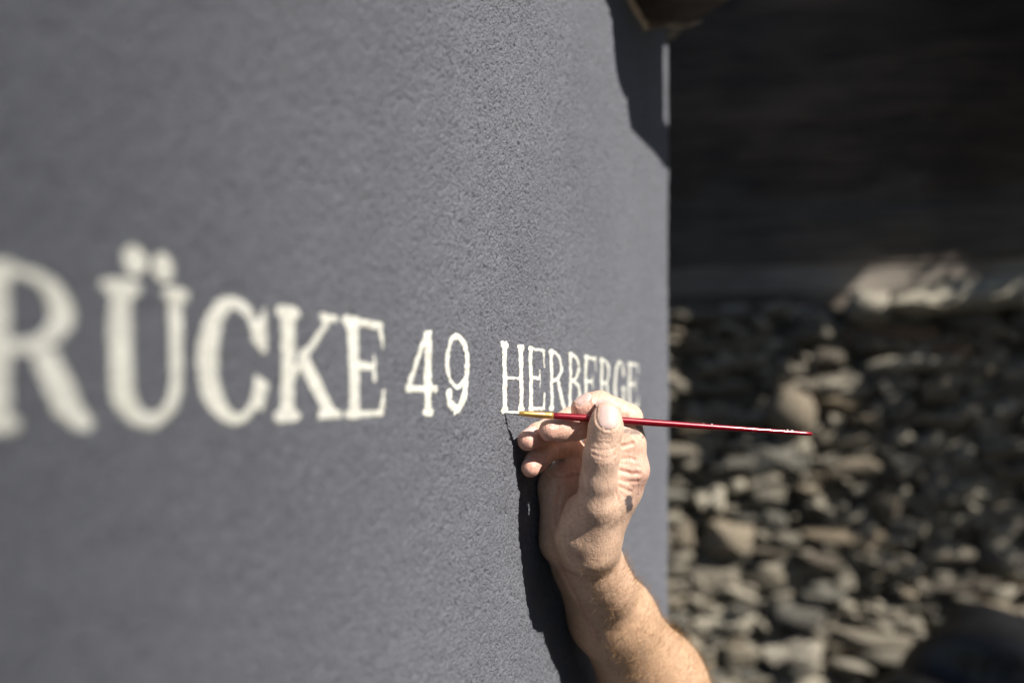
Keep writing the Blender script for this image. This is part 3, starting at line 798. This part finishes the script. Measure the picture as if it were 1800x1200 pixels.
# joints: photo column, photo row, depth; radius in metres
J = {}
def J3(px, py, D): return P(px, py, D)
TH = dict(mcp=J3(1046, 885, .640), ip=J3(1057, 800, .627), mid=J3(1065, 752, .6235), tip=J3(1067, 730, .6245))
IX = dict(mcp=J3(1110, 826, .654), pip=J3(1105, 735, .652), dip=J3(1054, 709, .649), tip=J3(1022, 718, .6455))
MI = dict(mcp=J3(1096, 828, .682), pip=J3(1072, 741, .672), dip=J3(1012, 751, .650), tip=J3(966, 756, .6405))
RI = dict(mcp=J3(1076, 832, .704), pip=J3(1036, 722, .700), dip=J3(970, 752, .671), tip=J3(927, 774, .646))
PK = dict(mcp=J3(1034, 846, .712), pip=J3(998, 778, .697), dip=J3(957, 796, .671), tip=J3(933, 822, .6525))
WR = J3(1032, 985, .712)
def build_hand_field():
    palm = new_field()
    FL = np.array([.9, .35, .25])         # dorsal-palmar squeeze direction
    # forearm: wrist to elbow
    E1 = J3(1080, 1085, .752); E2 = J3(1146, 1200, .806); E3 = J3(1245, 1380, .87)
    cone(palm, WR, E1, .0200, .0285, .016); cone(palm, E1, E2, .0285, .0405, .016); cone(palm, E2, E3, .0405, .049, .016)
    # radius head bump and flexor tendon side
    cone(palm, J3(1050, 1008, .698), J3(1068, 1036, .712), .0145, .017, .018)
    cone(palm, J3(1004, 975, .704), J3(1042, 1092, .752), .0115, .0150, .014)
    cone(palm, J3(1050, 945, .678), J3(1052, 1012, .702), .0135, .0140, .016)
    # carpus
    cone(palm, J3(1029, 988, .708), J3(1016, 945, .692), .0195, .0225, .014)
    # metacarpals
    for f, w, r0, r1 in ((IX, J3(1048, 962, .672), .0140, .0112), (MI, J3(1040, 960, .682), .016, .0115), (RI, J3(1020, 955, .690), .016, .0115), (PK, J3(1000, 950, .695), .0155, .0115)):
        cone(palm, w, f['mcp'], r0, r1, .009)
    # thenar eminence, thumb metacarpal
    cone(palm, J3(1026, 964, .664), TH['mcp'], .0160, .0116, .014)
    cone(palm, J3(1005, 940, .655), J3(1020, 895, .652), .0115, .010, .010)
    # web between thumb and index
    cone(palm, J3(1062, 890, .647), J3(1102, 858, .664), .0085, .0085, .010)
    cone(palm, J3(1056, 868, .658), J3(1088, 800, .664), .0105, .0095, .008)
    cone(palm, J3(1072, 868, .650), J3(1098, 815, .655), .0075, .0080, .008)
    cone(palm, J3(990, 836, .702), J3(1012, 800, .704), .0098, .0100, .006)
    cone(palm, J3(1078, 850, .649), J3(1082, 762, .6455), .0088, .0082, .006)
    cone(palm, J3(1060, 842, .652), J3(1068, 765, .6465), .0080, .0075, .006)
    # hypothenar eminence
    cone(palm, J3(984, 950, .685), J3(980, 855, .690), .0135, .0125, .010)
    cone(palm, J3(980, 858, .690), J3(1006, 832, .700), .0120, .0115, .008)
    cone(palm, J3(1000, 860, .694), J3(1060, 830, .690), .011, .011, .008)
    fingers = []
    f = new_field()                        # thumb
    c_ = TH['mcp'] * .5 + TH['ip'] * .5
    chain(f, [TH['mcp'], c_, TH['ip']], [.0110, .0103, .0100], .008)
    cone(f, TH['ip'], TH['mid'], .0100, .0093, .008, (0, 1, .1), .94)
    cone(f, TH['mid'], TH['tip'], .0093, .0082, .008, (0, 1, .1), .90)
    fingers.append((f, .006))
    def finger(d, r, kk=.005):
        f = new_field(); m, p, q, t = d['mcp'], d['pip'], d['dip'], d['tip']
        c1 = m * .5 + p * .5; c2 = p * .5 + q * .5; c3 = q * .45 + t * .55
        chain(f, [m, c1, p], [r * 1.28, r * 1.2, r * 1.08], .004)
        chain(f, [p, c2, q], [r * 1.10, r * 1.03, r * 1.0], .003)
        chain(f, [q, c3, t], [r * 1.0, r * .99, r * .86], .003)
        fingers.append((f, kk))
    finger(IX, .0082); finger(MI, .0083); finger(RI, .0079); finger(PK, .0074)
    # knuckle fullness of the index, seen at the right outline
    res = palm.copy()
    for f, k in fingers:
        msk = np.argwhere(f < BIG - 1e-6)
        lo = msk.min(0); hi = msk.max(0) + 1; sl = tuple(slice(a, b) for a, b in zip(lo, hi))
        res[sl] = np.minimum(res[sl], smin_(palm[sl], f[sl], k))
    return res
def smooth_vol(v, n=1):
    for _ in range(n):
        for ax in range(3):
            s0 = [slice(None)] * 3; sp = list(s0); sm = list(s0)
            s0[ax] = slice(1, -1); sp[ax] = slice(2, None); sm[ax] = slice(0, -2)
            w = v.copy(); w[tuple(s0)] = .5 * v[tuple(s0)] + .25 * (v[tuple(sp)] + v[tuple(sm)]); v = w
    return v
def vert_normals(V, Q):
    n = np.cross(V[Q[:, 2]] - V[Q[:, 0]], V[Q[:, 3]] - V[Q[:, 1]]); out = np.zeros_like(V)
    for k in range(4): np.add.at(out, Q[:, k], n)
    return out / (np.linalg.norm(out, axis=1, keepdims=True) + 1e-20)
CAMP = Vector((0, 0, CAM_Z))
def hit(bvh, px, py):
    d = (Vector(P(px, py, 1.0)) - CAMP).normalized(); h = bvh.ray_cast(CAMP, d); return h[0], h[1]
def near_line(V, pts):
    """distance of every vertex to a 3D polyline (only near ones are computed)"""
    pts = np.array(pts); dist = np.full(len(V), 9.0)
    m = np.all((V > pts.min(0) - .006) & (V < pts.max(0) + .006), axis=1); I = np.where(m)[0]
    if not len(I): return dist
    v = V[I]; best = np.full(len(I), 9.0)
    for a_, b_ in zip(pts[:-1], pts[1:]):
        ab = b_ - a_; t = np.clip(((v - a_) @ ab) / max(1e-12, ab @ ab), 0, 1)
        best = np.minimum(best, np.linalg.norm(v - a_ - t[:, None] * ab, axis=1))
    dist[I] = best; return dist
# skin folds, as lines over the hand: (points in photo columns/rows, depth mm, half width mm)
FOLDS = [
    ([(1041, 788), (1052, 791), (1068, 791), (1080, 786)], .30, .7), ([(1042, 797), (1050, 802), (1062, 805), (1074, 804), (1082, 799)], .32, .7),
    ([(1048, 808), (1060, 811), (1073, 808)], .18, .7), ([(1048, 779), (1060, 777), (1073, 780)], .18, .6), ([(1054, 770), (1066, 771), (1077, 768)], .12, .6),
    ([(1093, 784), (1100, 783), (1112, 779)], .7, 1.1), ([(1090, 826), (1096, 828), (1110, 832), (1124, 832)], .8, 1.1),
    ([(1088, 854), (1096, 858), (1108, 864)], .5, 1.0), ([(1082, 862), (1085, 872), (1089, 884)], .6, 1.1), ([(1094, 806), (1104, 805), (1118, 808)], .35, .9),
    ([(1086, 842), (1100, 846), (1122, 846)], .35, .9), ([(979, 985), (999, 1025), (1020, 1062)], .7, 1.6), ([(1022, 1058), (1036, 1090), (1050, 1128)], -.7, 1.8),
    ([(966, 831), (980, 836), (1000, 837), (1018, 834)], 1.0, 1.1), ([(1000, 741), (1006, 750), (1006, 758)], .5, .8), ([(1033, 702), (1040, 712), (1040, 722)], .3, .8),
    ([(985, 858), (980, 880), (976, 905), (975, 930)], .8, 1.3), ([(1010, 868), (1000, 890), (996, 915)], .3, 1.0),
    ([(948, 786), (955, 795), (958, 806)], .5, .9), ([(974, 775), (982, 788), (984, 800)], .5, .9), ([(1100, 748), (1112, 744), (1122, 742)], .3, .8),
    ([(1098, 720), (1104, 712), (1106, 704)], .3, .9),
    ([(1090, 722), (1096, 712), (1096, 702)], .3, .9),
]
# nails: finger, share of the way tip->next joint, outward direction, half width, length (m)
NAILS = [('thumb', TH['tip'], TH['ip'], -.02, (.05, -1.0, .16), .0074, .0160), ('index', IX['tip'], IX['dip'], .12, (-.30, -.42, .86), .0056, .0115),
         ('middle', MI['tip'], MI['dip'], .10, (-.30, -.50, .80), .0056, .0115), ('ring', RI['tip'], RI['dip'], .10, (-.42, -.48, .77), .0053, .0110),
         ('little', PK['tip'], PK['dip'], .08, (-.82, -.34, .46), .0047, .0095)]
def nail_grid(tip, nxt, share, nd, hw, ln, s_, t_):
    ax = tip - nxt; ax /= np.linalg.norm(ax); nd = np.array(nd, float); nd -= ax * (nd @ ax); nd /= np.linalg.norm(nd)
    side = np.cross(ax, nd); c = tip + (nxt - tip) * share
    w = hw * (1 - .10 * t_ ** 2)
    # t: -1 root .. +1 free edge
    return c + side * (s_ * w) + ax * (t_ * ln / 2), nd
def build_person():
    vol = smooth_vol(build_hand_field(), 2)
    Vv, Q = surface_nets(vol)
    bvh = BVHTree.FromPolygons([tuple(v) for v in Vv], Q.tolist())
    Nn = vert_normals(Vv, Q); disp = np.zeros(len(Vv)); red = np.zeros(len(Vv))
    for line, dep, wid in FOLDS:
        pts = []
        for (x0, y0), (x1, y1) in zip(line[:-1], line[1:]):
            for f in np.linspace(0, 1, 8):
                h = hit(bvh, x0 + (x1 - x0) * f, y0 + (y1 - y0) * f)[0]
                if h is not None and (not pts or (np.array(h) - pts[-1]) @ (np.array(h) - pts[-1]) < .006 ** 2): pts.append(np.array(h))
        if len(pts) < 2: continue
        d = near_line(Vv, pts) * 1000
        disp -= dep * np.exp(-(d / wid) ** 2) - .35 * dep * np.exp(-((d - 2.2 * wid) / (1.1 * wid)) ** 2)
        red += .5 * abs(dep) * np.exp(-(d / (1.3 * wid)) ** 2)
    # nails: shape, and the fold of skin round each
    nails = []
    for nm, tip, nxt, share, nd, hw, ln in NAILS:
        ns, nt = 17, 15; G = []; Dn = None; rim = []
        for i in range(nt):
            for j in range(ns):
                t_ = -1 + 2 * i / (nt - 1); s0 = -1 + 2 * j / (ns - 1)
                # superellipse outline: round root, straighter free edge
                lim = (1 - abs(t_) ** (2.6 if t_ < 0 else 4.5)) ** (1 / 2.4) if abs(t_) < 1 else 0.0
                s_ = s0 * max(lim, .25)
                p, Dn = nail_grid(tip, nxt, share, nd, hw, ln, s_, t_)
                h = bvh.ray_cast(Vector(p + Dn * .02), Vector(-Dn), .05)
                q = np.array(h[0]) if h[0] is not None else p
                ed = max(abs(s0), abs(t_)); off = .00035 - (.0006 if t_ < .9 else -.0001) * max(0, (ed - .8) / .2) ** 1.5
                G.append(q + Dn * off)
                if ed > .999 and not (t_ > .95): rim.append(q)
        nails.append((nm, np.array(G), [(i * ns + j, i * ns + j + 1, (i + 1) * ns + j + 1, (i + 1) * ns + j) for i in range(nt - 1) for j in range(ns - 1)]))
        rim = np.array(rim)
        m = np.where(np.linalg.norm(Vv - rim.mean(0), axis=1) < ln)[0]
        dd = np.sqrt(((Vv[m][:, None] - rim[None]) ** 2).sum(-1)).min(1) * 1000
        disp[m] += -.45 * np.exp(-(dd / .6) ** 2) + .28 * np.exp(-((dd - 1.5) / .9) ** 2)
    # fine, slightly irregular flesh
    sp = Vv / .011
    disp += .12 * (np.sin(sp[:, 0] * 1.3 + 2 * np.sin(sp[:, 2])) * np.sin(sp[:, 2] * 1.1 + sp[:, 1]))
    Vv = Vv + Nn * (disp / 1000)[:, None]
    me = mesh_np('hand_and_forearm', Vv - WR, Q, M['skin'])
    # skin tones: pinker fingers, tanned forearm, tattoo marks
    hand_c = np.array([.74, .535, .415]); arm_c = np.array([.57, .385, .25]); pink = np.array([.72, .40, .33])
    tz = np.clip((WR[2] + .075 - Vv[:, 2]) / .13, 0, 1)[:, None]
    tone = hand_c * (1 - tz) + arm_c * tz
    pk = np.zeros(len(Vv))
    for c_, r_ in ((IX['tip'], .011), (MI['tip'], .012), (RI['tip'], .012), (PK['tip'], .011), (TH['tip'], .008), (IX['mcp'], .014), (TH['ip'], .007)):
        pk = np.maximum(pk, np.exp(-(np.linalg.norm(Vv - c_, axis=1) / r_) ** 2))
    pk = np.clip(pk * .9 + np.clip(red, 0, .5), 0, 1)[:, None]
    tone = tone * (1 - pk) + pink * pk
    def mark(px, py, rx, ry, strength, seed):
        h, n_ = hit(bvh, px, py)
        if h is None: return
        d = Vv - np.array(h); sc_ = .68 / F
        e = np.sqrt((d[:, 0] / (rx * sc_)) ** 2 + (d[:, 2] / (ry * sc_)) ** 2 + (d[:, 1] / .012) ** 2)
        nz = .22 * np.sin(Vv[:, 0] * 900 + 900 * Vv[:, 2] + seed) * np.sin(Vv[:, 2] * 1100 + seed * 2)
        return strength * np.clip((1.15 - e + nz) / .35, 0, 1)
    ink = np.zeros(len(Vv))
    for a_ in ((1105, 879, 8, 9, .9, 1), (1107, 891, 7, 9, .9, 2), (1122, 867, 2, 2, .8, 3), (1100, 757, 9, 4, .55, 4), (1116, 759, 9, 5, .55, 5), (1128, 752, 6, 5, .6, 6), (1130, 768, 2, 2, .6, 7), (1122, 750, 4, 3, .7, 8)):
        k_ = mark(*a_)
        if k_ is not None: ink = np.maximum(ink, k_)
    tone = tone * (1 - ink[:, None]) + np.array([.085, .085, .10]) * ink[:, None]
    ca = me.color_attributes.new('tone', 'FLOAT_COLOR', 'POINT')
    col = np.ones((len(Vv), 4), np.float32); col[:, :3] = tone
    ca.data.foreach_set('color', col.ravel())
    o = obj('person', me, None, tuple(WR))
    tag(o, 'bare right hand and forearm of the painter holding the red brush', 'person')
    for nm, G, T in nails:
        n_ = obj('fingernail', mesh_np('fingernail', G - WR, T, M['nail']), o)
    # short golden hairs on the forearm and the back of the wrist
    HV = []; HT = []
    axis = J3(1146, 1200, .800) - WR; axis /= np.linalg.norm(axis)
    cand = np.where((Vv[:, 2] < WR[2] + .004) & (Nn[:, 0] > -.25) & (Vv[:, 2] > WR[2] - .17))[0]
    pick = rng.choice(cand, 4200)
    for i in pick:
        n0 = Nn[i]; g = -axis * .55 + n0 * rng.uniform(.25, .8) + rng.normal(0, .28, 3); g /= np.linalg.norm(g)
        L = rng.uniform(.005, .013); w = .00008; base = len(HV)
        sd = np.cross(g, n0 + 1e-3); sd /= np.linalg.norm(sd) + 1e-9; up = np.cross(sd, g)
        for k in range(4):
            f = k / 3; c_ = Vv[i] - n0 * .0002 + g * L * f - n0 * (L * .25 * f * f); ww = w * (1 - .8 * f)
            for a_ in range(3): HV.append(c_ + sd * ww * math.cos(2.094 * a_) + up * ww * math.sin(2.094 * a_))
        for k in range(3):
            for a_ in range(3): HT.append((base + k * 3 + a_, base + k * 3 + (a_ + 1) % 3, base + k * 3 + 3 + (a_ + 1) % 3, base + k * 3 + 3 + a_))
    hr = obj('arm_hair', mesh_np('arm_hair', np.array(HV) - WR, np.array(HT), M['hair']), o); hr['kind'] = 'stuff'
    return o
person = build_person()
